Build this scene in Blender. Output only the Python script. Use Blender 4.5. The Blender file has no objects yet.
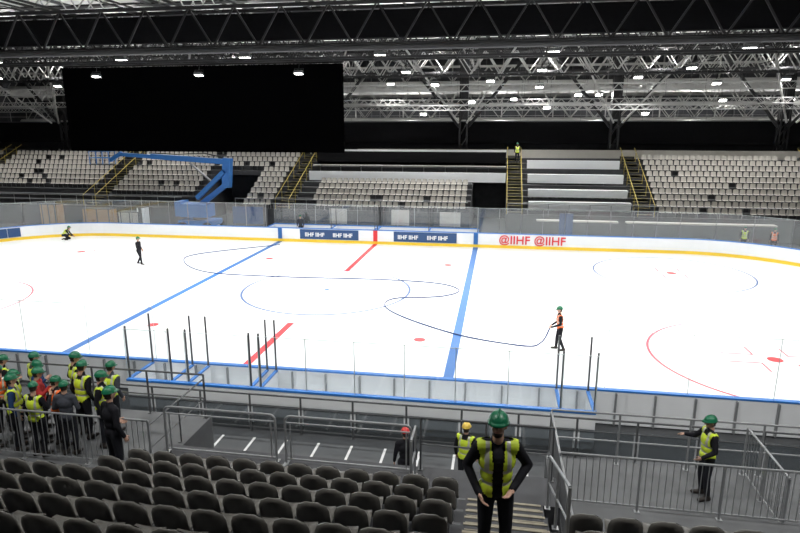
import bpy, math, random
from mathutils import Vector, Matrix, Quaternion
random.seed(7)
S=bpy.context.scene
try:
    S.view_settings.view_transform='Standard'
except Exception as e: print(e)
V=Vector
# ---------------------------------------------------------------- materials
def mat(name,col,rough=.6,metal=0,var=.12,scale=6,emit=None,estr=0,bump=0,spec=.5):
    m=bpy.data.materials.new(name); m.use_nodes=True
    nt=m.node_tree; b=nt.nodes['Principled BSDF']
    b.inputs['Roughness'].default_value=rough; b.inputs['Metallic'].default_value=metal
    b.inputs['Specular IOR Level'].default_value=spec
    c=(*col,1)
    if emit:
        b.inputs['Base Color'].default_value=c
        b.inputs['Emission Color'].default_value=(*emit,1); b.inputs['Emission Strength'].default_value=estr
        return m
    tc=nt.nodes.new('ShaderNodeTexCoord'); nz=nt.nodes.new('ShaderNodeTexNoise')
    nz.inputs['Scale'].default_value=scale; nz.inputs['Detail'].default_value=4
    nt.links.new(tc.outputs['Object'],nz.inputs['Vector'])
    mx=nt.nodes.new('ShaderNodeMix'); mx.data_type='RGBA'
    mx.inputs[6].default_value=(*[max(0,x*(1-var)) for x in col],1)
    mx.inputs[7].default_value=(*[min(1,x*(1+var)) for x in col],1)
    nt.links.new(nz.outputs['Fac'],mx.inputs[0]); nt.links.new(mx.outputs[2],b.inputs['Base Color'])
    if bump:
        bp=nt.nodes.new('ShaderNodeBump'); bp.inputs['Strength'].default_value=bump
        nt.links.new(nz.outputs['Fac'],bp.inputs['Height']); nt.links.new(bp.outputs['Normal'],b.inputs['Normal'])
    return m
def glass_mat(name,tint=(.96,.975,.98),refl=.06,fog=0.022):
    m=bpy.data.materials.new(name); m.use_nodes=True; nt=m.node_tree
    nt.nodes.clear(); o=nt.nodes.new('ShaderNodeOutputMaterial')
    t=nt.nodes.new('ShaderNodeBsdfTransparent'); t.inputs[0].default_value=(*tint,1)
    g=nt.nodes.new('ShaderNodeBsdfGlossy'); g.inputs['Roughness'].default_value=.05
    d=nt.nodes.new('ShaderNodeBsdfDiffuse'); d.inputs[0].default_value=(.8,.85,.88,1)
    a=nt.nodes.new('ShaderNodeMixShader'); a.inputs[0].default_value=refl
    b=nt.nodes.new('ShaderNodeMixShader'); b.inputs[0].default_value=fog
    nt.links.new(t.outputs[0],a.inputs[1]); nt.links.new(g.outputs[0],a.inputs[2])
    nt.links.new(a.outputs[0],b.inputs[1]); nt.links.new(d.outputs[0],b.inputs[2])
    nt.links.new(b.outputs[0],o.inputs[0]); return m
M={}
M['x']=mat('body',(.5,.5,.5))
M['ice']=mat('ice',(.90,.93,.95),.3,0,.04,.35,spec=.4)
M['white']=mat('board_white',(.86,.88,.9),.4,0,.03,3)
M['yellow']=mat('kick_yellow',(.9,.62,.04),.45,0,.05)
M['blue']=mat('cap_blue',(.03,.2,.62),.4,0,.05)
M['lineblue']=mat('line_blue',(.025,.14,.42),.5,0,.08,2)
M['linered']=mat('line_red',(.72,.03,.04),.5,0,.08,2)
M['linethin']=mat('line_thin_blue',(.06,.12,.28),.5,0,.05)
M['linepink']=mat('line_faint_red',(.68,.1,.14),.5,0,.05)
M['navy']=mat('banner_navy',(.02,.07,.2),.4,0,.1)
M['black']=mat('truss_black',(.014,.014,.016),.5,0,.2)
M['blackcloth']=mat('black_cloth',(.006,.006,.007),.9,0,.3,spec=.1)
M['steel']=mat('galvanised_steel',(.34,.35,.36),.4,.6,.12,12)
M['dsteel']=mat('dark_steel',(.12,.125,.13),.45,.5,.15,12)
M['gsteel']=mat('grey_truss',(.5,.5,.49),.5,.1,.15,4)
M['conc']=mat('concrete_dark',(.06,.062,.068),.75,0,.35,2.5,bump=.05)
M['concl']=mat('concrete_mid',(.105,.11,.115),.7,0,.3,2.5,bump=.05)
M['tread']=mat('tread_edge',(.30,.27,.2),.6,0,.15,5)
M['floor']=mat('hall_floor',(.085,.09,.095),.6,0,.3,1.3,bump=.03)
M['white_paint']=mat('floor_paint',(.8,.8,.8),.6,0,.1)
M['seat']=mat('seat_dark',(.105,.10,.09),.36,0,.1,4)
M['seatl']=mat('seat_light',(.52,.5,.46),.5,0,.08,2)
M['ceil']=mat('ceiling_panel',(.85,.85,.82),.8,0,.08,1)
M['wallb']=mat('wall_black',(.05,.052,.058),.8,0,.4,.8)
M['screen']=mat('screen_black',(.0012,.0012,.0014),.9,0,.2,8,spec=0)
M['yel']=mat('safety_yellow',(.42,.34,.07),.5,0,.08)
M['lift']=mat('lift_blue',(.03,.17,.5),.4,0,.1)
M['rubber']=mat('rubber',(.02,.02,.02),.8)
M['lamp']=mat('lamp_lens',(1,1,1),.3,emit=(1,.98,.93),estr=14)
M['glass']=glass_mat('rink_glass')
M['glassd']=glass_mat('smoked_panel',(.45,.48,.5),.08,.04)
M['gedge']=mat('glass_edge',(.55,.62,.62),.3,0,.05)
M['wood']=mat('plywood',(.42,.27,.15),.6,0,.2)
M['hose']=mat('hose_blue',(.02,.05,.16),.5)
M['skin']=mat('skin',(.55,.33,.24),.55,0,.06,20)
M['hat']=mat('hardhat_green',(.008,.15,.07),.35,0,.05)
M['hatr']=mat('hardhat_red',(.6,.03,.03),.35,0,.05)
M['haty']=mat('hardhat_yellow',(.85,.6,.1),.35,0,.05)
M['jack']=mat('jacket_black',(.012,.012,.016),.8,0,.3,15,spec=.2)
M['jackn']=mat('jacket_grey',(.06,.065,.08),.8,0,.3,15,spec=.2)
M['jackb']=mat('jacket_blue',(.02,.05,.14),.8,0,.3,15,spec=.2)
M['jackr']=mat('jacket_red',(.35,.03,.03),.8,0,.3,15,spec=.2)
M['trou']=mat('trousers_dark',(.014,.015,.02),.85,0,.3,15,spec=.2)
M['boot']=mat('boots',(.02,.015,.012),.6)
M['vy']=mat('vest_yellow',(.62,.78,.04),.6,0,.08,15)
M['vo']=mat('vest_orange',(.95,.17,.03),.6,0,.08,15)
M['refl']=mat('reflective_tape',(.55,.56,.5),.35,.2,.05)
M['hair']=mat('hair',(.03,.018,.012),.7,0,.3,60)
M['eye']=mat('eye_white',(.8,.8,.8),.3)
M['dark']=mat('pupil',(.01,.01,.01),.3)
M['lip']=mat('lips',(.42,.16,.14),.5)
# ---------------------------------------------------------------- mesh builder
class MB:
    def __init__(s): s.v=[];s.f=[];s.m=[];s.mats=[]
    def mi(s,k):
        if k not in s.mats: s.mats.append(k)
        return s.mats.index(k)
    def add(s,vs,fs,k):
        o=len(s.v); s.v+= [tuple(v) for v in vs]; i=s.mi(k)
        for f in fs: s.f.append(tuple(o+a for a in f)); s.m.append(i)
    def box(s,x0,x1,y0,y1,z0,z1,k):
        s.add([(x0,y0,z0),(x1,y0,z0),(x1,y1,z0),(x0,y1,z0),(x0,y0,z1),(x1,y0,z1),(x1,y1,z1),(x0,y1,z1)],
              [(0,3,2,1),(4,5,6,7),(0,1,5,4),(1,2,6,5),(2,3,7,6),(3,0,4,7)],k)
    def obox(s,c,size,R,k):
        c=V(c);vs=[]
        for z in(-.5,.5):
            for x,y in((-.5,-.5),(.5,-.5),(.5,.5),(-.5,.5)):
                vs.append(c+R@V((x*size[0],y*size[1],z*size[2])))
        s.add(vs,[(0,3,2,1),(4,5,6,7),(0,1,5,4),(1,2,6,5),(2,3,7,6),(3,0,4,7)],k)
    def loft(s,rings,k,caps=True):
        n=len(rings[0]);vs=[p for r in rings for p in r];fs=[]
        for a in range(len(rings)-1):
            for i in range(n):
                j=(i+1)%n; fs.append((a*n+i,a*n+j,(a+1)*n+j,(a+1)*n+i))
        if caps:
            fs.append(tuple(range(n-1,-1,-1))); L=(len(rings)-1)*n
            fs.append(tuple(range(L,L+n)))
        s.add(vs,fs,k)
    def tube(s,p0,p1,r,k,n=6,r1=None):
        p0=V(p0);p1=V(p1);d=(p1-p0).normalized()
        u=V((0,0,1)).cross(d) if abs(d.z)<.95 else V((1,0,0)).cross(d)
        u.normalize(); v=d.cross(u); r1=r if r1 is None else r1
        off=math.pi/4 if n==4 else 0
        s.loft([[p+(u*math.cos(2*math.pi*i/n+off)+v*math.sin(2*math.pi*i/n+off))*q for i in range(n)] for p,q in((p0,r),(p1,r1))],k)
    def path(s,pts,r,k,n=6):
        pts=[V(p) for p in pts];rings=[]
        for a,p in enumerate(pts):
            d=(pts[min(a+1,len(pts)-1)]-pts[max(a-1,0)]).normalized()
            u=V((0,0,1)).cross(d) if abs(d.z)<.99 else V((1,0,0)).cross(d)
            if a and u.dot(pu)<0: u=-u
            u.normalize();pu=u;v=d.cross(u)
            rings.append([p+(u*math.cos(2*math.pi*i/n)+v*math.sin(2*math.pi*i/n))*r for i in range(n)])
        s.loft(rings,k)
    def cap(s,p0,p1,r0,r1,k,n=12):
        p0=V(p0);p1=V(p1);d=(p1-p0);L=d.length;d.normalize();u=d.orthogonal().normalized();v=d.cross(u)
        prof=[(-r0*math.cos(a),r0*math.sin(a)) for a in(.15,.55,1.0,math.pi/2)]
        prof+=[(L+r1*math.cos(a),r1*math.sin(a)) for a in(math.pi/2,1.0,.55,.15)]
        s.loft([[p0+d*q+(u*math.cos(2*math.pi*i/n)+v*math.sin(2*math.pi*i/n))*r for i in range(n)] for q,r in prof],k)
    def ell(s,c,r,k,R=None,n=14,m=9,zc=None):
        c=V(c);rings=[]
        for a in range(m):
            t=.12+(math.pi-.24)*a/(m-1)
            ring=[]
            for i in range(n):
                q=2*math.pi*i/n; p=V((r[0]*math.sin(t)*math.cos(q),r[1]*math.sin(t)*math.sin(q),-r[2]*math.cos(t)))
                if R: p=R@p
                ring.append(c+p)
            rings.append(ring)
        s.loft(rings,k)
    def obj(s,name,smooth=False,parent=None,loc=None,rz=0,scale=1):
        me=bpy.data.meshes.new(name); me.from_pydata(s.v,[],s.f)
        for k in s.mats: me.materials.append(M[k])
        me.polygons.foreach_set('material_index',s.m)
        if smooth: me.polygons.foreach_set('use_smooth',[True]*len(s.f))
        me.update(); o=bpy.data.objects.new(name,me); S.collection.objects.link(o)
        if parent: o.parent=parent
        if loc: o.location=loc
        o.rotation_euler[2]=rz; o.scale=(scale,)*3
        return o
def remesh(mb,vox,it=3):
    o=mb.obj('tmp'); md=o.modifiers.new('r','REMESH'); md.mode='VOXEL'; md.voxel_size=vox
    sm=o.modifiers.new('s','SMOOTH'); sm.factor=.5; sm.iterations=it
    dg=bpy.context.evaluated_depsgraph_get(); me=bpy.data.meshes.new_from_object(o.evaluated_get(dg))
    vs=[v.co.copy() for v in me.vertices]; ns=[v.normal.copy() for v in me.vertices]
    fs=[tuple(p.vertices) for p in me.polygons]
    d=o.data; bpy.data.objects.remove(o); bpy.data.meshes.remove(d); bpy.data.meshes.remove(me)
    return vs,ns,fs
def segd(p,a,b):
    ab=b-a; t=max(0,min(1,(p-a).dot(ab)/max(1e-9,ab.length_squared))); return (p-(a+ab*t)).length
def make_head():
    mb=MB()
    mb.ell((0,-.008,.02),(.076,.098,.1),'skin'); mb.ell((0,.028,-.045),(.056,.062,.062),'skin')
    mb.ell((0,.055,-.09),(.024,.022,.02),'skin')
    mb.cap((0,.088,.012),(0,.112,-.022),.009,.015,'skin')
    mb.ell((0,.082,.03),(.05,.014,.012),'skin')
    for s in(-1,1):
        mb.ell((s*.077,-.008,-.01),(.011,.02,.034),'skin'); mb.ell((s*.035,.07,-.025),(.022,.02,.02),'skin')
    mb.cap((0,-.02,-.16),(0,-.01,-.04),.058,.055,'skin')
    return remesh(mb,.0085,2)
HEAD=make_head()
def person(name,loc,rz=0,scale=1,vest='vy',hat='hat',jacket='jack',trou='trou',pose=None,openv=False,headturn=0,headtilt=0,vox=.017,fine=True,beard=False):
    P=dict(pel=(0,0,.96),chest=(0,.0,1.42),head=None,
      eR=(.25,-.03,1.14),wR=(.26,.07,.91),eL=(-.25,-.03,1.14),wL=(-.26,.07,.91),
      kR=(.115,.02,.5),aR=(.12,-.03,.09),kL=(-.115,.02,.5),aL=(-.12,-.03,.09),tR=None,tL=None,curl=.5)
    if pose: P.update(pose)
    pel=V(P['pel']);ch=V(P['chest']);ax=(ch-pel).normalized();q=V((0,0,1)).rotation_difference(ax);R=q.to_matrix()
    L=(ch-pel).length
    mb=MB(); at=lambda t:pel+ax*L*t
    mb.ell(at(0),(.17,.125,.12),'x',R); mb.ell(at(.35),(.155,.118,.15),'x',R); mb.ell(at(.7),(.185,.135,.17),'x',R)
    mb.ell(at(.9)+R@V((0,0,-.03)),(.19,.1,.09),'x',R)
    bones=[(pel,at(.85),.14,'t'),(ch+R@V((-.13,0,-.02)),ch+R@V((.13,0,-.02)),.075,'t')]
    mb.cap(ch+R@V((0,-.005,-.02)),ch+R@V((0,.005,.1)),.068,.06,'x'); bones.append((ch,ch+R@V((0,0,.1)),.06,'n'))
    for s,k in((1,'R'),(-1,'L')):
        sj=ch+R@V((s*.185,0,-.01)); e=V(P['e'+k]);w=V(P['w'+k])
        mb.cap(ch+R@V((s*.08,0,.0)),sj,.075,.068,'x')
        mb.cap(sj,e,.066,.052,'x'); mb.cap(e,w,.052,.04,'x'); bones+= [(sj+(e-sj)*.12,e,.06,'a'),(e,w,.046,'a')]
        hj=pel+R@V((s*.095,0,-.04)); kn=V(P['k'+k]);an=V(P['a'+k])
        mb.cap(hj,kn,.1,.07,'x'); mb.cap(kn,an+(kn-an).normalized()*.02,.07,.056,'x')
        bones+=[(hj+(kn-hj)*.1,kn,.088,'l'),(kn,an+(kn-an).normalized()*.1,.06,'l')]
        toe=P['t'+k]; toe=V(toe) if toe else an+V((s*.03,.17,-.045))
        heel=an+V((0,-.035,-.04)) if P['t'+k] is None else an+(an-toe)*.2
        mb.cap(heel,toe,.048,.042,'x'); mb.cap(an+V((0,0,.02)),heel,.052,.046,'x')
        bones+=[(heel,toe,.05,'f'),(an,an+(kn-an).normalized()*.03,.05,'f')]
    vs,ns,fs=remesh(mb,vox,3)
    out=MB()
    out.v+=[tuple(v) for v in vs]
    col={'t':jacket,'a':jacket,'n':jacket,'l':trou,'f':'boot'}
    vf=[]
    iR=R.transposed()
    for f in fs:
        c=sum((vs[i] for i in f),V())/len(f)
        tg=min(bones,key=lambda b:segd(c,b[0],b[1])-b[2])[3]
        out.f.append(f); out.m.append(out.mi(col[tg]))
        lc=iR@(c-pel)
        if vest and (tg=='t') and lc.z>-.06 and lc.z<L+.06:
            if openv and abs(lc.x)<.05+.04*max(0,lc.z-.3) and lc.y>0: continue
            if lc.z>L-.02 and abs(lc.x)<.07: continue
            k=vest
            if .06<lc.z<.11 or .2<lc.z<.25: k='refl'
            elif .25<=lc.z and .085<abs(lc.x)<.125: k='refl'
            vf.append((f,k))
    mp={}
    for f,k in vf:
        g=[]
        for i in f:
            if i not in mp: mp[i]=len(out.v); out.v.append(tuple(vs[i]+ns[i]*.016))
            g.append(mp[i])
        out.f.append(tuple(g)); out.m.append(out.mi(k))
    hc=V(P['head']) if P['head'] else ch+R@V((0,.025,0))+V((0,0,.245))
    HR=(Matrix.Rotation(headturn,3,'Z')@Matrix.Rotation(headtilt,3,'X'))@ (R if P['head'] is None and ax.z>.9 else Matrix.Identity(3))
    hv=[hc+HR@v for v in HEAD[0]]; out.add(hv,HEAD[2],'skin')
    def hl(p): return hc+HR@V(p)
    for s in(-1,1):
        out.ell(hl((s*.031,.083,.012)),(.013,.008,.008),'eye',HR,8,5); out.ell(hl((s*.031,.09,.012)),(.006,.004,.006),'dark',HR,8,5)
        out.ell(hl((s*.031,.09,.03)),(.018,.005,.004),'hair',HR,8,5)
    out.ell(hl((0,.088,-.052)),(.024,.006,.006),'lip',HR,8,5)
    if beard:
        out.ell(hl((0,.045,-.085)),(.052,.052,.035),'hair',HR,14,7)
    rings=[]
    for a in range(7):
        t=a/6; z=-.075+.13*t
        rr=math.sqrt(max(0,1-(z-.02)**2/.0118)) if a else .8
        rings.append([hl((.083*rr*math.cos(q),-.012+.106*rr*math.sin(q),z)) for q in [math.pi*(.98+1.04*i/14) for i in range(15)]])
    vv=[p for r in rings for p in r]; ff=[(a*15+i,a*15+i+1,(a+1)*15+i+1,(a+1)*15+i) for a in range(6) for i in range(14)]
    out.add(vv,ff,'hair')
    if hat:
        rings=[]
        n=20
        for a in range(8):
            t=a/7*math.pi/2*.97; z=.04+.105*math.sin(t); c=math.cos(t)
            rings.append([hl((.102*c*math.cos(2*math.pi*i/n),-.005+.127*c*math.sin(2*math.pi*i/n),z)) for i in range(n)])
        brim=[hl((.112*math.cos(2*math.pi*i/n),.002+(.137+(.035*max(0,math.sin(2*math.pi*i/n))))*math.sin(2*math.pi*i/n),.033-.008*max(0,math.sin(2*math.pi*i/n)))) for i in range(n)]
        brim2=[hl((.1*math.cos(2*math.pi*i/n),-.005+.124*math.sin(2*math.pi*i/n),.03)) for i in range(n)]
        out.loft([brim2,brim]+rings,hat)
        out.path([hl((0,.11*math.cos(t)-.005,.045+.106*math.sin(t))) for t in [math.pi*(.1+.8*i/8) for i in range(9)]],.011,hat,6)
    for s,k in((1,'R'),(-1,'L')):
        e=V(P['e'+k]);w=V(P['w'+k]); d=(w-e).normalized()
        fwd=V((0,1,0)) if abs(d.y)<.85 else V((0,0,1))
        if abs(d.y)<.85 and abs(d.x)>.8: fwd=V((0,0,1))
        side=(fwd-d*fwd.dot(d)).normalized(); nrm=d.cross(side)*(-1)
        if nrm.x*s>0: nrm=-nrm
        hb=MB(); HRm=Matrix((side,nrm,d)).transposed()
        if HRm.determinant()<0: HRm=Matrix((side,-nrm,d)).transposed()
        hb.cap(w-d*.02,w+d*.02,.027,.026,'skin',10)
        hb.ell(w+d*.055,(.04,.017,.052),'skin',HRm)
        for j,(o_,ln) in enumerate(((.029,.07),(.0095,.08),(-.0105,.074),(-.029,.058))):
            p=w+d*(.095-abs(o_)*.25)+side*o_
            for q_,fr in enumerate((.45,.32,.23)):
                a=P['curl']*(.5+q_*.6+.08*j)
                dr=d*math.cos(a)+nrm*math.sin(a); p2=p+dr*ln*fr
                hb.cap(p,p2,.0088-.0008*q_,.0082-.0009*q_,'skin',8); p=p2
        p=w+d*.03+side*.03+nrm*.006; dr=(d*.65+side*.7+nrm*.25).normalized()
        p2=p+dr*.04; hb.cap(p,p2,.013,.011,'skin',8); dr=(d*.85+side*.3+nrm*.35).normalized(); hb.cap(p2,p2+dr*.03,.0105,.009,'skin',8)
        if fine:
            a_,b_,c_=remesh(hb,.0048,1); out.add(a_,c_,'skin')
        else:
            out.add(hb.v,hb.f,'skin')
    return out.obj(name,True,None,loc,rz,scale)
PI=math.pi
Z0=2.1; Y0=9.6; ZP=1.78; ZR=1.3
person('site_visitor',(.1,6.55,3.255),PI+.12,1.17,openv=True,pose=dict(eR=(.3,-.06,1.17),wR=(.19,.15,.98),eL=(-.33,-.06,1.18),wL=(-.14,.2,1.06),kR=(.11,.05,.51),aR=(.11,-.02,.09)),headtilt=.12,headturn=-.25,vox=.013,beard=True)
person('construction_worker',(4.3,11.6,ZR),PI/2+.15,1.0,pose=dict(wR=(.46,.25,1.16),eR=(.33,.12,1.2),eL=(-.26,.0,1.15),wL=(-.2,.2,1.0)),headtilt=-.1)
person('construction_worker',(2.6,23.1,.0),PI/2+.1,1.0,vest='vo',pose=dict(wR=(.12,.3,1.0),eR=(.24,.04,1.13),eL=(-.24,.05,1.13),wL=(-.1,.36,.97),chest=(0,.04,1.42),kR=(.11,.08,.5),aR=(.12,.1,.09),aL=(-.12,-.15,.09)))
person('construction_worker',(-22.6,34.4,0),-PI/2,1.0,vest=None,pose=dict(wR=(.2,.3,1.05),eR=(.25,.05,1.13),aR=(.1,.2,.09),kR=(.11,.16,.5),aL=(-.12,-.2,.09)),fine=False)
person('construction_worker',(-33.3,41.3,0),-1.2,1,pose=dict(pel=(0,-.1,.42),chest=(0,.2,.78),head=(0,.36,.95),kR=(.16,.3,.42),aR=(.14,.05,.09),kL=(-.14,.3,.1),aL=(-.14,-.15,.07),tL=(-.14,-.28,.04),eR=(.24,.35,.5),wR=(.18,.55,.35),eL=(-.24,.32,.5),wL=(-.15,.55,.3)),fine=False)
crowd=[(-10.9,11.45),(-10.2,11.6),(-9.75,11.15),(-9.05,11.5),(-8.55,11.0),(-10.55,10.95),(-10.0,10.75),(-9.35,10.7),(-8.85,10.6),(-8.1,11.35),(-10.25,10.3),(-9.65,10.3),(-9.0,10.15),(-11.0,10.5),(-7.9,10.75),(-8.4,10.3)]
VT=['vy','vy',None,'vy','vy','vo','vy',None,'vo','vy','vy','vy','vy',None,'vy',None]
JK=['jack','jackn','jackb','jack','jack','jackn','jack','jackr','jack','jackn','jack','jackb','jack','jack','jack','jackn']
for i,(x,y) in enumerate(crowd):
    a=random.uniform(-1.3,.4)
    ps=[dict(eR=(.27,.0,1.15),wR=(.12,.24,1.12),eL=(-.27,0,1.15),wL=(-.1,.25,1.1)),{},dict(eR=(.3,.05,1.2),wR=(.2,.25,1.38)),dict(eL=(-.3,-.05,1.16),wL=(-.18,.12,1.0),kR=(.13,.08,.5),aR=(.15,.04,.09)),dict(chest=(.03,.03,1.41),aL=(-.17,.05,.09))][i%5]
    person('site_visitor',(x-.4,y,ZP),a,random.uniform(.89,1.03),vest=VT[i],jacket=JK[i],pose=ps,fine=False,headturn=random.uniform(-.5,.5),headtilt=random.uniform(-.25,.1),vox=.02)
person('site_visitor',(-7.25,9.6,ZP),-.5,1.1,vest=None,pose=dict(eL=(-.3,.0,1.15),wL=(-.2,.2,1.02)),fine=False)
person('site_visitor',(-1.95,12.7,-.05),.3,.98,hat='hatr',jacket='jack',vest=None,fine=False)
person('site_visitor',(-.55,13.1,-.05),-.3,1.0,hat='haty',jacket='jack',vest='vy',fine=False)
person('construction_worker',(-15.2,44.6,0.12),PI,1,vest=None,jacket='jackn',fine=False,vox=.022)
person('construction_worker',(19.2,45.0,-.05),2.6,1,vest='vo',fine=False,vox=.022)
person('construction_worker',(17.4,45.4,-.05),2.9,1,vest='vy',fine=False,vox=.022)
person('construction_worker',(1.6,57.4,5.4),PI,1,vest='vy',fine=False,vox=.022)

# ---------------------------------------------------------------- rink
CX=-9.0; XL,XR=-39.0,21.0; YN,YF=17.2,43.5; CY=(YN+YF)/2; RC=8.5
def rrect(off=0,n=14):
    pts=[];r=RC+off
    for cx,cy,a0 in((XR-RC,YN+RC,-PI/2),(XR-RC,YF-RC,0),(XL+RC,YF-RC,PI/2),(XL+RC,YN+RC,PI)):
        for i in range(n+1):
            a=a0+PI/2*i/n; pts.append((cx+r*math.cos(a),cy+r*math.sin(a)))
    return pts
mb=MB()
pts=rrect(.03); n=len(pts)
mb.add([(x,y,0) for x,y in pts]+[(x,y,-.05) for x,y in pts],[tuple(range(n))]+[tuple(range(2*n-1,n-1,-1))],'ice')
mb.obj('ice_rink')
mk=MB(); Z=.008
def quad(x0,x1,y0,y1,k,z=Z): mk.add([(x0,y0,z),(x1,y0,z),(x1,y1,z),(x0,y1,z)],[(0,1,2,3)],k)
def ring(cx,cy,r,w,k,a0=0,a1=2*PI,n=96):
    vs=[];fs=[]
    for i in range(n+1):
        a=a0+(a1-a0)*i/n; c,s=math.cos(a),math.sin(a)
        vs+=[(cx+(r-w/2)*c,cy+(r-w/2)*s,Z),(cx+(r+w/2)*c,cy+(r+w/2)*s,Z)]
    for i in range(n): fs.append((2*i,2*i+1,2*i+3,2*i+2))
    mk.add(vs,fs,k)
def disc(cx,cy,r,k):
    mk.add([(cx+r*math.cos(2*PI*i/24),cy+r*math.sin(2*PI*i/24),Z) for i in range(24)],[tuple(range(24))],k)
for bx in(CX-7.5,CX+7.5): quad(bx-.18,bx+.18,YN,YF,'lineblue')
quad(CX-.15,CX+.15,YN,24.6,'linered'); quad(CX-.15,CX+.15,34.6,YF,'linered')
ring(CX,CY,4.5,.13,'linethin')
disc(CX,CY,.15,'lineblue')
for sx in(-6,6):
    for sy in(-7,7): disc(CX+sx,CY+sy,.25,'linered')
for x,y,rk in((CX+19.6,CY-7,'linepink'),(CX+19.5,CY+7,'linethin'),(-28.1,CY-5.6,'linepink'),(CX-20,CY+7,None)):
    disc(x,y,.28,'linered')
    if rk: ring(x,y,4.5,.1,rk)
    for a in(-1,1):
        for b in(-1,1):
            quad(*sorted((x+a*.6,x+a*1.8)),*sorted((y+b*.4,y+b*.47)),'linepink')
            quad(*sorted((x+a*.6,x+a*.67)),*sorted((y+b*.4,y+b*1.3)),'linepink')
mk.obj('ice_markings')
BX0,BX1=-11.0,2.8
FX0,FX1=-17.6,-1.4
bd=MB()
def strip(pin,pout,z0,z1,k):
    n=len(pin)
    for i in range(n):
        j=(i+1)%n; a,b,c,d=pin[i],pin[j],pout[j],pout[i]
        bd.add([(*a,z0),(*b,z0),(*c,z0),(*d,z0),(*a,z1),(*b,z1),(*c,z1),(*d,z1)],[(0,3,2,1),(4,5,6,7),(0,1,5,4),(2,3,7,6)],k)
strip(rrect(0),rrect(.12),0,1.04,'white'); strip(rrect(-.015),rrect(0),.0,.22,'yellow'); strip(rrect(-.02),rrect(.14),1.04,1.09,'blue')
for i in range(40):
    x=XL+RC+i*1.1
    if x<XR-RC: bd.box(x,x+.05,YN-.2,YN-.12,0,1.0,'steel')
for bx,k in((CX-7.5,'lineblue'),(CX+7.5,'lineblue'),(CX,'linered')):
    bd.box(bx-.16,bx+.16,YF-.03,YF-.005,.22,1.04,k)
for a,b in((-14.9,-10.3),(-7.6,-2.9)):
    bd.box(a,b,YF-.03,YF-.004,.25,1.0,'navy')
for an in(140,146):
    a=math.radians(an); bd.obox((XL+RC+8.45*math.cos(a),YF-RC+8.45*math.sin(a),.62),(.85,.03,.7),Matrix.Rotation(a-PI/2,3,'Z'),'navy')
boards=bd.obj('rink_boards')
def text(body,x,z,size,k,y=YF-.045):
    c=bpy.data.curves.new('lettering','FONT'); c.body=body; c.size=size; c.extrude=.004; c.offset=.012
    o=bpy.data.objects.new('lettering',c); S.collection.objects.link(o); o.location=(x,y,z); o.rotation_euler=(PI/2,0,0)
    c.materials.append(M[k]); o.parent=boards
for x in(.45,2.95):
    text('IIHF',x+.5,.33,.85,'linered'); text('@',x-.28,.4,.75,'linered')
for x in(-14.5,-12.3,-7.3,-5.1): text('IIHF IIHF' ,x,.46,.42,'white')
gl=MB()
def glass_path(P,z0=1.09,h=1.8,post='steel',every=1,skip=None,pr=.022):
    for i in range(len(P)-1):
        a,b=V((*P[i],0)),V((*P[i+1],0)); mid=(a+b)/2
        if skip and skip(mid): continue
        d=(b-a).normalized(); nn=V((-d.y,d.x,0))*.006
        e=d*.012
        p=[a+e-nn,b-e-nn,b-e+nn,a+e+nn]
        gl.add([(q.x,q.y,z0) for q in p]+[(q.x,q.y,z0+h) for q in p],[(0,1,5,4),(2,3,7,6),(4,5,6,7)],'glass')
        gl.tube((a.x,a.y,z0+h),(b.x,b.y,z0+h),.012,'gedge',4)
        for q in(a,b): gl.tube((q.x,q.y,z0-.02),(q.x,q.y,z0+h+.02),pr,post,6)
def subdiv(a,b,st):
    n=max(1,round((V(b)-V(a)).length/st)); return [tuple(V(a).lerp(V(b),i/n)) for i in range(n+1)]
o=.06
pc=rrect(o,6); k7=7
glass_path(subdiv((XR-RC,YF+o),(FX1,YF+o),1.55))
glass_path(subdiv((FX0,YF+o),(XL+RC,YF+o),1.55))
glass_path(pc[k7:2*k7]); glass_path(pc[2*k7:3*k7]); glass_path(pc[0:k7],post='gedge',pr=.01); glass_path(pc[3*k7:4*k7],post='gedge',pr=.01)
glass_path(subdiv((XR+o,YN+RC),(XR+o,YF-RC),1.6)); glass_path(subdiv((XL-o,YN+RC),(XL-o,YF-RC),1.6))
glass_path(subdiv((XL+RC,YN-o),(BX0,YN-o),2.4),post='gedge',pr=.009); glass_path(subdiv((BX1+.5,YN-o),(XR-RC,YN-o),2.4),post='gedge',pr=.009)
gl.obj('rink_glass')
def boxes(name,x0,x1,ys,yb,divs,door=None):
    global gl
    b=MB(); old=gl; gl=b
    sg=1 if yb>ys else -1
    y0,y1=sorted((yb,yb+sg*.1))
    b.box(x0,x1,y0,y1,0,1.04,'white'); b.box(x0-.02,x1+.02,y0-.02,y1+.02,1.04,1.1,'blue')
    b.box(x0,x1,min(ys,yb)+.14,max(ys,yb)-.14,0,.12,'white')
    for x in divs:
        a,c=sorted((ys+sg*.15,yb)); b.box(x-.04,x+.04,a,c,0,1.04,'white'); b.box(x-.05,x+.05,a,c,1.04,1.09,'blue')
        for yy in(a+.05,c-.02): b.tube((x,yy,1.05),(x,yy,2.75),.032,'dsteel',6)
    for i,(a,c) in enumerate(zip(divs[:-1],divs[1:])):
        if c-a<.6: continue
        glass_path(subdiv((a,yb+sg*.05),(c,yb+sg*.05),1.5),post='gedge',pr=.012,h=1.6)
        yy=(ys+yb)/2+sg*.35; b.box(a+.3,c-.3,yy-.15,yy+.15,.5,.55,'white')
        for x in subdiv((a+.5,0),(c-.5,0),1.5): b.box(x[0]-.03,x[0]+.03,yy-.12,yy+.12,.12,.5,'steel')
    gl=old
    return b.obj(name)
boxes('penalty_box',BX0,BX1,YN-.12,15.6,[BX0,-9.6,-9.05,-7.05,-6.75,1.9,BX1])
boxes('players_bench_box',FX0,FX1,YF+.12,45.3,[FX0,-12.5,-9.1,-8.9,-5.,FX1])
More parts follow.
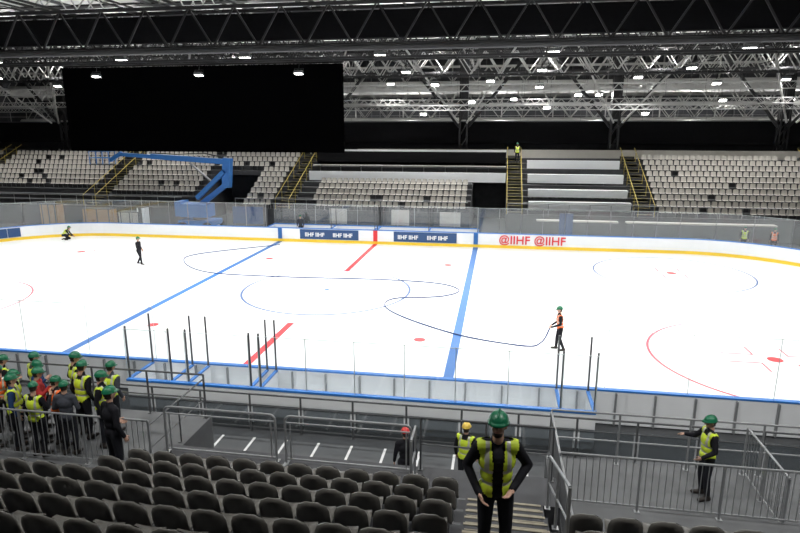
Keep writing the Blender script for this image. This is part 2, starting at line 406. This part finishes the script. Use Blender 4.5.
hp=[(-16,42.0),(-20.3,38.0),(-20.2,35.6),(-17.3,33.0),(-12.5,32.6),(-6.3,32.9),(-3.05,32.5),(-1.89,31.2),(-2.79,29.9),(-5.0,29.2),(-5.3,27.8),(-4.04,26.1),(-1.37,24.1),(1.2,23.25)]
def cr(ps,n=8):
    r=[]
    ps=[V(p) for p in ps]
    for i in range(len(ps)-1):
        p0=ps[max(i-1,0)];p1=ps[i];p2=ps[i+1];p3=ps[min(i+2,len(ps)-1)]
        for j in range(n):
            t=j/n; r.append(.5*((2*p1)+(p2-p0)*t+(2*p0-5*p1+4*p2-p3)*t*t+(3*p1-p0-3*p2+p3)*t**3))
    return r+[ps[-1]]
h3=[(x,y,.035) for x,y in hp]+[(1.9,23.15,.25),(2.2,23.15,.85),(2.26,23.15,.93)]
hm=MB(); hm.path(cr(h3),.03,'hose',6); hm.obj('water_hose')

# ---------------------------------------------------------------- hall shell
f=MB(); f.box(-62,48,-14,76,-.3,-.05,'floor')
f.obj('floor')
lm=MB()
for i in range(12):
    x=-9.5+i*.95; lm.box(x,x+.07,11.2,14.7,-.05,-.044,'white_paint')
lm.box(-9.5,1.0,12.6,12.68,-.05,-.043,'white_paint')
lm.obj('floor_markings')
for nm,a in(('wall_back',(-62,48,75.5,76)),('wall_front',(-62,48,-14,-13.5)),('wall_left',(-62,-61.5,-14,76)),('wall_right',(47.5,48,-14,76))):
    w=MB(); w.box(*a,-.3,17,'wallb')
    if nm=='wall_back':
        for x in range(-60,47,2): w.box(x,x+.12,75.3,75.5,-.05,16.6,'gsteel' if x%6==0 else 'dsteel')
        for z in(8.5,11,13.5): w.box(-61,47,75.25,75.4,z,z+.18,'gsteel')
    w.obj(nm)
c=MB(); c.box(-62,48,-14,76,16.8,17,'ceil')
for y in range(-12,76,4): c.box(-61,47,y,y+.8,16.68,16.8,'black')
for x in range(-60,47,6): c.box(x,x+.5,-13,75,16.7,16.8,'dsteel')
c.obj('ceiling')

# ---------------------------------------------------------------- roof trusses
def truss(mb,axis,c,a0,a1,z0,z1,bay,w=.8,r=.07,rd=.04,k='black',kd='black'):
    def P(a,o,z): return (a,c+o,z) if axis=='x' else (c+o,a,z)
    for o_ in(-w/2,w/2):
        for z in(z0,z1): mb.tube(P(a0,o_,z),P(a1,o_,z),r,k,4)
        n=int((a1-a0)/bay)
        for i in range(n):
            a=a0+i*bay; 
            mb.tube(P(a,o_,z0),P(a+bay/2,o_,z1),rd,kd,4); mb.tube(P(a+bay/2,o_,z1),P(a+bay,o_,z0),rd,kd,4)
    n=int((a1-a0)/bay)
    for i in range(n+1):
        a=a0+i*bay; mb.tube(P(a,-w/2,z0),P(a,w/2,z0),rd,kd,4); 
        if i%2: mb.tube(P(a,-w/2,z1),P(a,w/2,z1),rd,kd,4)
t=MB()
truss(t,'x',30.5,-60,46,12.5,14.4,2.4,1.2,.12,.06)
t.box(-60,46,30.75,31.2,12.9,14.2,'blackcloth'); t.tube((-60,29.8,12.35),(46,29.8,12.35),.16,'black',8); t.obj('roof_truss')
for y,z0,z1,k in((21.5,14.2,16,'black'),(38.5,12.8,14.8,'black'),(46.5,13.6,15.4,'black'),(54,12.9,14.9,'gsteel'),(59.2,13.6,15.4,'gsteel'),(66,11,13,'gsteel'),(68.5,13.4,15,'gsteel'),(71,9.6,11.2,'gsteel')):
    t=MB(); truss(t,'x',y,-60,46,z0,z1,2.6,1.0,.1,.05,'black' if y<64 else 'gsteel',k); t.obj('roof_truss')
for x in (-54,-46.7,-39.4,-32.1,-24.8,-17.5,-10.2,-2.9,4.4,11.7,19,26.3,33.6,40.9):
    t=MB(); truss(t,'y',x,10,75,14.9,16.3,3.0,.7,.08,.04,'black','gsteel' if x%2 else 'black'); t.obj('roof_truss')
for y,z,h in((50,11.4,.5),(53,10.0,.4),(57,10.6,.45),(61.6,12.2,.5),(63.5,10.3,.4),(65,8.7,.5),(73,8.3,.6)):
    t=MB(); truss(t,'x',y,-60 if y!=53 else -10,46,z,z+h,.9,.45,.035,.02,'gsteel','gsteel')
    for x in range(-58 if y!=53 else -8,46,6): t.tube((x,y,z+h),(x,y,16.5),.015,'dsteel',4)
    t.obj('lighting_truss')
cols=(-47,-32.5,-18,-3.6,10.6,25.2,39.5)
for x in cols:
    t=MB()
    for dx in(-.35,.35):
        for dy in(-.35,.35): t.tube((x+dx,60.5+dy,6.2),(x+dx,60.5+dy,16.5),.1,'black',4)
    t.box(x-.42,x+.42,60.4,60.6,9.3,16.4,'black')
    for i in range(7):
        z=6.4+i*1.35
        for dy in(-.35,.35):
            t.tube((x-.35,60.5+dy,z),(x+.35,60.5+dy,z+1.3),.05,'black',4)
        for dx in(-.35,.35): t.tube((x+dx,60.15,z+1.3),(x+dx,60.85,z),.05,'black',4)
    for s in(-1,1):
        t.tube((x+s*.4,60.5,8.6),(x+s*6.8,60.5,16.4),.16,'black',6)
        t.tube((x+s*.4,59.0,9.0),(x+s*5.0,52.5,15.6),.09,'gsteel',6)
    t.obj('roof_column')
t=MB(); t.box(-60,46,60.95,62.3,7.0,9.1,'blackcloth'); t.box(-60,46,60.9,62.5,9.1,9.2,'dsteel')
for x in range(-60,46,2): t.tube((x,60.95,9.2),(x,60.95,10.2),.02,'gsteel',4)
for z in(9.7,10.2): t.tube((-60,60.95,z),(46,60.95,z),.02,'gsteel',4)
t.box(-60,46,62.2,62.35,6.2,7.0,'wallb')
t.obj('technical_catwalk')
t=MB()
for y,z,r in((68.5,12.6,.45),(73,12.5,.5),(69.5,9.2,.35)):
    t.tube((-60,y,z),(46,y,z),r,'gsteel',14)
t.obj('ventilation_duct')
s=MB(); YS=46.2
SX0,SX1=-35.6,-12.0
s.box(SX0,SX1,YS,YS+.3,6.65,13.3,'screen')
for i in range(13):
    x=SX0+.05+(SX1-SX0-.1)*i/12; s.box(x-.02,x+.02,YS+.3,YS+.42,6.65,13.3,'black')
s.tube((SX0,YS+.35,13.45),(SX1,YS+.35,13.45),.1,'black',6)
for i in range(7):
    x=SX0+.5+(SX1-SX0-1)*i/6; s.tube((x,YS+.35,13.3),(x,YS+.35,16.5),.03,'black',4)
s.obj('hanging_video_screen')

# ---------------------------------------------------------------- far grandstand
TR,RS,FY,FZ=.85,.42,49.6,1.55
g=MB()
def gy(i): return FY+i*TR
def gz(i): return FZ+i*RS
NR=11
for i in range(NR): 
    for a,b in((-58,-27.4),(-22.6,-2.3),(.7,44)):
        g.box(a,b,gy(i),gy(i)+TR,-.05,gz(i),'conc')
    if i>6:
        g.box(-27.4,-22.6,gy(i),gy(i)+TR,gz(6),gz(i),'conc'); g.box(-2.3,.7,gy(i),gy(i)+TR,gz(6),gz(i),'conc')
g.box(-58,44,gy(NR),62.2,-.05,gz(NR-1),'conc')
g.obj('far_grandstand')
for x in(-52,-37.0,-18.5,1.35,11.6,26.6,38):
    st=MB()
    for i in range(NR*2):
        y=FY-.0+i*TR/2; z=FZ-RS/2+ (i+1)*RS/2
        st.box(x-.6,x+.6,y,y+TR/2,z-.25,z+.01,'conc'); st.box(x-.6,x+.6,y,y+.09,z+.01,z+.02,'yel')
    for xx in(x-.62,x+.62):
        st.tube((xx,FY,FZ+1.0),(xx,gy(NR),gz(NR-1)+1.0),.03,'yel',5)
        for i in range(0,NR+1,2): st.tube((xx,gy(i),gz(max(i-1,0))),(xx,gy(i),FZ+1+i*RS*.955),.025,'yel',5)
    st.obj('aisle_stairs')
def farseat(mb,x,y,z,k='seatl'):
    w=.215
    prof=[(.0,.44,1),(.3,.43,1),(.37,.46,1),(.42,.62,1),(.45,.78,.93),(.455,.84,.7)]
    vs=[];fs=[]
    for d,h,q in prof:
        for u in(-1,0,1): vs.append((x+u*w*q,y+d-(0 if u==0 else .03),z+h))
    for a in range(len(prof)-1):
        for b in range(2): fs.append((a*3+b,a*3+b+1,a*3+b+4,a*3+b+3))
    mb.add(vs,fs,k); mb.box(x-.03,x+.03,y+.3,y+.36,z,z+.44,'dsteel')
blocks=[(-57,-52.8,3,10),(-51.2,-37.9,3,10),(-36.1,-27.6,2,10),(-27.3,-19.4,7,10),(-22.4,-19.4,0,7),(-16.2,-2.6,0,5),(12.6,25.8,0,10),(27.5,37.2,0,10)]
for a,b,r0,r1 in blocks:
    fb=MB(); n=int((b-a)/.52)
    for i in range(r0,r1):
        for j in range(n):
            if random.random()<.03: continue
            farseat(fb,a+.3+j*.52,gy(i)+.28,gz(i))
    fb.obj('stadium_seats')
wf=MB()
wf.box(-17.6,.6,gy(6)-.05,gy(6)+.1,gz(5)+.1,gz(5)+.95,'white'); wf.box(-17.6,.6,gy(6)+.1,gy(9),gz(6)-.0,gz(6)+.05,'blackcloth')
wf.box(-17.6,.6,gy(9),gy(9)+.15,gz(6),gz(9)+1.0,'blackcloth')
wf.box(-17.6,.6,gy(7.5),gy(7.5)+.5,gz(7)+.55,gz(7)+.62,'seatl')
for x in range(-17,1,2): wf.box(x,x+.06,gy(7.5)+.1,gy(7.5)+.4,gz(6),gz(7)+.55,'dsteel')
wf.box(-17.6,.6,gy(10),gy(10)+.12,gz(9)+.2,gz(9)+1.15,'white')
wf.obj('press_box_front')
wb=MB()
for i in(1,3,5.6,8.2):
    y=FY+i*TR; z=FZ+i*RS-.1; wb.box(2.5,10.6,y,y+.08,z,z+.75,'white'); wb.box(2.5,10.6,y+.08,y+.5,z+.68,z+.75,'white')
    for x in range(3,11,2): wb.box(x,x+.06,y+.1,y+.4,z-.6,z+.68,'dsteel')
wb.obj('commentary_desk')
pr=MB(); pr.box(-14,44,gy(NR)+.4,gy(NR)+.5,gz(NR-1),gz(NR-1)+.75,'seatl'); pr.obj('rear_parapet')
ff=MB()
ff.box(-57,-27.4,48.6,48.7,-.05,1.7,'concl'); ff.box(-22.6,-2.3,48.9,49.0,-.05,1.75,'concl'); ff.box(.7,44,48.9,49.0,-.05,1.75,'concl')
for a,b in((-57,-27.5),(-22.5,-2.4),(.8,44)):
    ff.tube((a,48.95,2.6),(b,48.95,2.6),.03,'steel',5)
    x=a
    while x<b: ff.tube((x,48.95,1.7),(x,48.95,2.6),.025,'steel',5); x+=1.6
ff.obj('stand_front_wall')
dk=MB()
for a,b in((3.,9.),(9.6,20)):
    dk.box(a,b,46.6,47.3,1.55,1.65,'seatl'); dk.box(a,b,46.6,46.65,.6,1.55,'concl')
    for x in (a+.2,b-.2): dk.box(x-.05,x+.05,46.7,47.2,-.05,1.55,'dsteel')
dk.obj('broadcast_desk')
for x,w,h,k in((-34.5,2.6,1.9,'wood'),(-31.2,2.,1.7,'seatl'),(-38.5,1.6,2.2,'wood'),(-29.5,.6,2.1,'white')):
    cb=MB(); cb.box(x,x+w,45.2,46.0,-.05,h,k); cb.box(x-.04,x+w+.04,45.16,46.04,h,h+.05,'dsteel')
    for q in(x+.2,x+w/2,x+w-.2): cb.box(q-.04,q+.04,45.17,45.2,-.05,h,'dsteel')
    cb.obj('stacked_panel_crate')
for x,w,h0,h1,k in((4.6,1.0,.4,2.3,'navy'),(-21.4,2.6,.9,2.3,'navy'),(-8.2,1.4,1.1,2.3,'seatl'),(-13.2,1.4,1.1,2.3,'seatl'),(-4.4,1.6,1.1,2.2,'seatl')):
    ap=MB(); yy=45.9
    ap.box(x,x+w,yy,yy+.05,h0,h1,k); 
    for q in(x+.05,x+w-.05): ap.box(q-.03,q+.03,yy+.05,yy+.1,-.05,h1,'dsteel'); ap.box(q-.03,q+.03,yy-.2,yy+.35,-.05,0,'dsteel')
    ap.obj('advertising_panel')

# ---------------------------------------------------------------- boom lift
b=MB(); lx,ly=-25.0,47.3
b.box(lx-1.5,lx+1.5,ly-1,ly+1,.5,.95,'lift')
for sx in(-1.1,1.1):
    for sy in(-1.05,1.05):
        b.tube((lx+sx,ly+sy-.17,.4),(lx+sx,ly+sy+.17,.4),.45,'rubber',18); b.tube((lx+sx,ly+sy-.19,.4),(lx+sx,ly+sy+.19,.4),.2,'seatl',12)
b.tube((lx,ly,.95),(lx,ly,1.2),.6,'dsteel',16)
b.box(lx-1.4,lx+1.0,ly-.75,ly+.75,1.2,2.3,'lift'); b.box(lx-1.9,lx-1.35,ly-.7,ly+.7,1.25,2.5,'lift')
b.obox((lx+1.2,ly+.2,3.0),(3.8,.36,.42),Matrix.Rotation(-.62,3,'Y'),'lift')
b.obox((lx+2.7,ly,4.9),(.65,.6,2.4),Matrix.Rotation(.1,3,'Y'),'lift')
b.obox((lx+1.3,ly-.35,3.9),(3.4,.3,.36),Matrix.Rotation(-.72,3,'Y'),'lift')
b.obox((lx-.6,ly,6.0),(6.8,.4,.42),Matrix.Rotation(.06,3,'Y'),'lift')
b.obox((lx-5.2,ly,6.25),(3.6,.28,.3),Matrix.Rotation(.06,3,'Y'),'lift')
b.tube((lx+1.2,ly,4.2),(lx-.6,ly,5.7),.09,'steel',8)
b.path([(lx+2.5,ly-.4,6.2),(lx+1.0,ly-.4,6.5),(lx-1.5,ly-.4,6.4),(lx-4,ly-.3,6.5)],.05,'rubber',6)
b.obox((lx-7.3,ly,6.15),(1.3,.26,.3),Matrix.Rotation(-.5,3,'Y'),'lift')
bx=lx-8.6
b.box(bx-.9,bx+.9,ly-.45,ly+.45,5.45,5.55,'dsteel')
for x in(bx-.9,bx-.3,bx+.3,bx+.9):
    for y in(ly-.45,ly+.45): b.tube((x,y,5.5),(x,y,6.6),.035,'lift',5)
for z in(6.05,6.6):
    for y in(ly-.45,ly+.45): b.tube((bx-.9,y,z),(bx+.9,y,z),.035,'lift',5)
    for x in(bx-.9,bx+.9): b.tube((x,ly-.45,z),(x,ly+.45,z),.035,'lift',5)
b.obj('boom_lift')

# ---------------------------------------------------------------- near grandstand
TN,RN=.8,.33
ns=MB(); AX0,AX1=-.38,.98; LX=-6.65
NK=11
def nz(k): return Z0+RN*(k)+(.12*max(0,k-6))
for k in range(NK):
    y1=Y0-TN*k; y0=y1-TN; z=nz(k)
    ns.box(-18 if k>=2 else LX,AX0,y0,y1,-.05,z,'conc')
    if k>=2: ns.box(AX1,14,y0,y1,-.05,z+0,'conc')
    ns.box(AX0,AX1,y0,y1,-.05,z,'conc')
    ns.box(-18 if k>=2 else LX,AX0,y1-.06,y1+.003,z,z+.004,'concl')
ns.box(-18,14,-4,Y0-TN*NK,-.05,nz(NK-1)+.4,'conc')
ns.box(-18,LX,Y0-2*TN,12.4,-.05,ZP,'concl')
ns.box(LX,AX1+.3,Y0,10.5,-.05,Z0,'conc')
ns.box(AX1,14,Y0-2*TN,10.7,-.05,1.5,'concl'); ns.box(AX1+.3,14,10.7,12.7,-.05,ZR,'concl')
ns.obj('near_grandstand')
sa=MB()
for k in range(NK):
    for hstep in(0,1):
        z=nz(k)+ (0 if hstep==0 else RN/2); y1=Y0-TN*k-hstep*TN/2
        if hstep: sa.box(AX0+.02,AX1-.02,y1-TN/2,y1,nz(k),z,'conc')
        else: z+=.004
        sa.box(AX0+.04,AX1-.04,y1-.045,y1+.004,z,z+.012,'tread')
        for q in(.13,.22,.31): sa.box(AX0+.06,AX1-.06,y1-q-.02,y1-q,z,z+.005,'tread')
sa.obj('aisle_stairs')
def nseat(mb,x,y,z):
    nu,nv=7,7; front=[];back=[]
    for j in range(nv):
        t=j/(nv-1); h=.36+.46*t
        w=.225*(1-max(0,(t-.45)/.55)**3*.42)
        for i in range(nu):
            u=-1+2*i/(nu-1)
            zz=h-(.05*abs(u)**3 if t>.8 else 0)*(t-.8)/.2*1.0
            yy=-.0-.10*t+.055*u*u-.02*math.sin(t*PI)
            front.append((x+u*w,y+yy+.014,z+zz)); back.append((x+u*w,y+yy-.014,z+zz))
    vs=front+back;N=nu*nv;fs=[]
    for j in range(nv-1):
        for i in range(nu-1):
            a=j*nu+i; fs.append((a+1,a,a+nu,a+nu+1)); fs.append((N+a,N+a+1,N+a+nu+1,N+a+nu))
    per=[i for i in range(nu)]+[j*nu+nu-1 for j in range(1,nv)]+[(nv-1)*nu+i for i in range(nu-2,-1,-1)]+[j*nu for j in range(nv-2,0,-1)]
    for a,b_ in zip(per,per[1:]+per[:1]): fs.append((a,b_,N+b_,N+a))
    mb.add(vs,fs,'seat')
    rings=[]
    for j in range(6):
        t=j/5; yy=y+.02+.40*t; zz=z+.41+.035*t-(.03 if j==5 else 0)+(-.02*math.sin(t*PI)); w=.21*(1-.12*t*t)
        rings.append([V((x+u*w,yy,zz+.02*u*u-o_)) for u,o_ in((-1,0),(-.5,0),(0,0),(.5,0),(1,0),(1,.03),(0,.045),(-1,.03))][::-1])
    mb.loft(rings,'seat')
    mb.box(x-.19,x-.165,y+.0,y+.2,z+.0,z+.4,'dsteel'); mb.box(x+.165,x+.19,y,y+.2,z,z+.4,'dsteel')
for side in(0,1):
    sm=MB()
    for k in range(0,9):
        if side and k<2: continue
        y=Y0-TN*k-.58; z=nz(k)
        x=AX0-.32 if not side else AX1+.35
        while (x>(-17.5 if k>=2 else LX+.25) if not side else x<13):
            nseat(sm,x,y,z); x+= -.51 if not side else .51
    sm.obj('stadium_seats',True)

def rail(mb,p0,p1,h=1.1,post=1.5,rails=(1.0,),bal=0,k='steel',r=.024,br=.009,low=.12):
    p0=V(p0);p1=V(p1);L=(V((p1.x,p1.y,0))-V((p0.x,p0.y,0))).length;n=max(1,round(L/post))
    up=V((0,0,h))
    mb.tube(p0+up,p1+up,r,k,8)
    for q in rails:
        mb.tube(p0+V((0,0,q)),p1+V((0,0,q)),r*.75,k,6)
    for i in range(n+1):
        p=p0.lerp(p1,i/n); mb.tube(p,p+up,r,k,8); mb.box(p.x-.05,p.x+.05,p.y-.05,p.y+.05,p.z-.003,p.z+.012,k)
    if bal:
        mb.tube(p0+V((0,0,low)),p1+V((0,0,low)),r*.7,k,6)
        m=int(L/bal)
        for i in range(1,m):
            p=p0.lerp(p1,i/m); mb.tube(p+V((0,0,low)),p+up,br,k,5)
rr=MB(); rail(rr,(-13,15.1,-.05),(13,15.1,-.05),1.15,1.55,(.8,.12),k='dsteel',r=.03)
for i in range(17):
    x=-13+i*26/17+.08; rr.box(x,x+1.37,15.09,15.11,.1,.78,'glassd')
rr.obj('floor_guard_rail')
def barrier(x0,x1,y,z,h=1.1):
    m=MB(); r_=.12; r=.026
    pts=[(x0,y,z)]
    pts+= [(x0+r_-r_*math.cos(a),y,z+h-r_+r_*math.sin(a)) for a in [PI/2*i/6 for i in range(7)]]
    pts+= [(x1-r_+r_*math.sin(a),y,z+h-r_+r_*math.cos(a)) for a in [PI/2*i/6 for i in range(7)]]
    pts+=[(x1,y,z)]
    m.path(pts,r,'steel',8)
    m.tube((x0,y,z+.1),(x1,y,z+.1),.02,'steel'); m.tube((x0,y,z+h-.14),(x1,y,z+h-.14),.016,'steel')
    for x in(x0+.1,x1-.1): m.tube((x,y,z+.1),(x,y,z+h-.14),.016,'steel')
    for x in(x0,x1): m.box(x-.04,x+.04,y-.2,y+.1,z-.002,z+.02,'steel')
    m.obj('crowd_barrier')
barrier(-6.5,-4.15,10.2,Z0,1.02); barrier(-3.95,-1.45,10.2,Z0,1.02)
m=MB(); rail(m,(-1.38,10.2,Z0),(-1.38,9.65,Z0),1.02,.6,(.5,),k='steel'); rail(m,(-1.3,10.4,Z0),(AX1+.2,10.4,Z0),1.1,1.2,(.55,),k='dsteel',r=.02); m.obj('walkway_rail')
m=MB(); rail(m,(-17,10.0,ZP),(-6.75,10.0,ZP),1.1,1.5,(),.12); rail(m,(-6.75,10.0,ZP),(-6.75,12.3,ZP),1.0,1.2,(.5,),0,'dsteel',.018)
rail(m,(-17,12.32,ZP),(-6.75,12.32,ZP),1.1,1.5,(.5,),0,'dsteel'); m.obj('platform_rail')
m=MB(); rail(m,(1.35,10.6,1.5),(13,10.6,1.5),1.1,1.5,(),.12)
rail(m,(1.35,12.6,ZR),(13,12.6,ZR),1.2,1.4,(.55,),0)
rail(m,(1.35,8.2,1.5),(1.35,12.6,1.35),1.1,1.2,(),.12); rail(m,(5.4,10.7,ZR),(5.4,12.6,ZR),1.1,1.,(),.12)
m.obj('platform_rail')
m=MB(); rail(m,(1.05,9.55,Z0),(1.05,7.1,Z0+1.0),1.0,1.2,(.5,),.0); m.obj('stair_handrail')

# ---------------------------------------------------------------- lamps
def lamp(x,y,z,power,size=.9,spread=2.2,tilt=(0,0),fixture=True,name='arena_flood_and_fill',sc=1):  # default name covers real floodlights and added fill lamps
    m=MB()
    m.box(-.35,.35,-.22,.22,.0,.16,'dsteel'); m.box(-.31,.31,-.18,.18,-.012,0,'lamp')
    for i in range(6): m.box(-.3+i*.115,-.28+i*.115,-.2,.2,.16,.26,'dsteel')
    m.path([(-.37,0,.05),(-.37,0,.42),(.37,0,.42),(.37,0,.05)],.02,'black',5); m.tube((0,0,.42),(0,0,.9),.03,'black',5)
    o=m.obj(name,False,None,(x,y,z),0,sc); o.rotation_euler=(tilt[0],tilt[1],0)
    if power:
        l=bpy.data.lights.new('lamp_light','AREA'); l.shape='RECTANGLE'; l.size=.6; l.size_y=.34; l.energy=power; l.spread=spread; l.color=(1,.985,.96)
        lo=bpy.data.objects.new('light_source',l); S.collection.objects.link(lo); lo.parent=o; lo.location=(0,0,-.03)
for x in(-34.5,-27,-19.6,-12.8,-5.9,2.3,10.7,18):
    lamp(x,30.0,12.0,430,tilt=(0,0),sc=.8)
    lamp(x,21.2,13.7,450,tilt=(.05,0)); lamp(x,38.3,11.9,360,tilt=(-.25,0),sc=.8)
for i,x in enumerate((-50,-42,-33,-24,-15,-10,-5.5,-1.0,3.2,10.5,17,23,30)):
    lamp(x,51.5+(i%3)*2.2,12.0+(i%2)*.4,430,spread=2.6,tilt=(-.35,0))
for x in(-8,-3,1.2,4.5,7.5,9.5,14,21,27): lamp(x,64,9.9+(x%2)*1.2,300,spread=3,tilt=(-.6,0))  # rear lamps, doubling as added fill light for the trusses
for x in(-12,-4,4,11): lamp(x,7,12.5,330,spread=2.6,tilt=(.55,0))  # added fill lamps out of view, aimed at near boards and stands
for x in(-50,-40,-30,-20,-10,0,10,20,30,40):  # upward fill lamps, added to brighten the ceiling and trusses
    lamp(x,69,8.6,480,spread=3.1,tilt=(PI*.95,0),name='added_roof_fill')
    lamp(x+4,57.8,13.2,400,spread=3.1,tilt=(PI,0),name='added_roof_fill')
    lamp(x+2,44,14.2,260,spread=3.1,tilt=(PI,0),name='added_roof_fill')
# ---------------------------------------------------------------- world / camera
w=bpy.data.worlds.new('w'); S.world=w; w.use_nodes=True; w.node_tree.nodes['Background'].inputs[0].default_value=(.5,.55,.6,1); w.node_tree.nodes['Background'].inputs[1].default_value=.05
cd=bpy.data.cameras.new('cam'); cd.sensor_width=36; cd.lens=26.95; cd.clip_end=300; co=bpy.data.objects.new('camera',cd); S.collection.objects.link(co)
co.location=(0,0,8.6); co.rotation_euler=(math.radians(76.9),0,math.radians(9.3)); S.camera=co
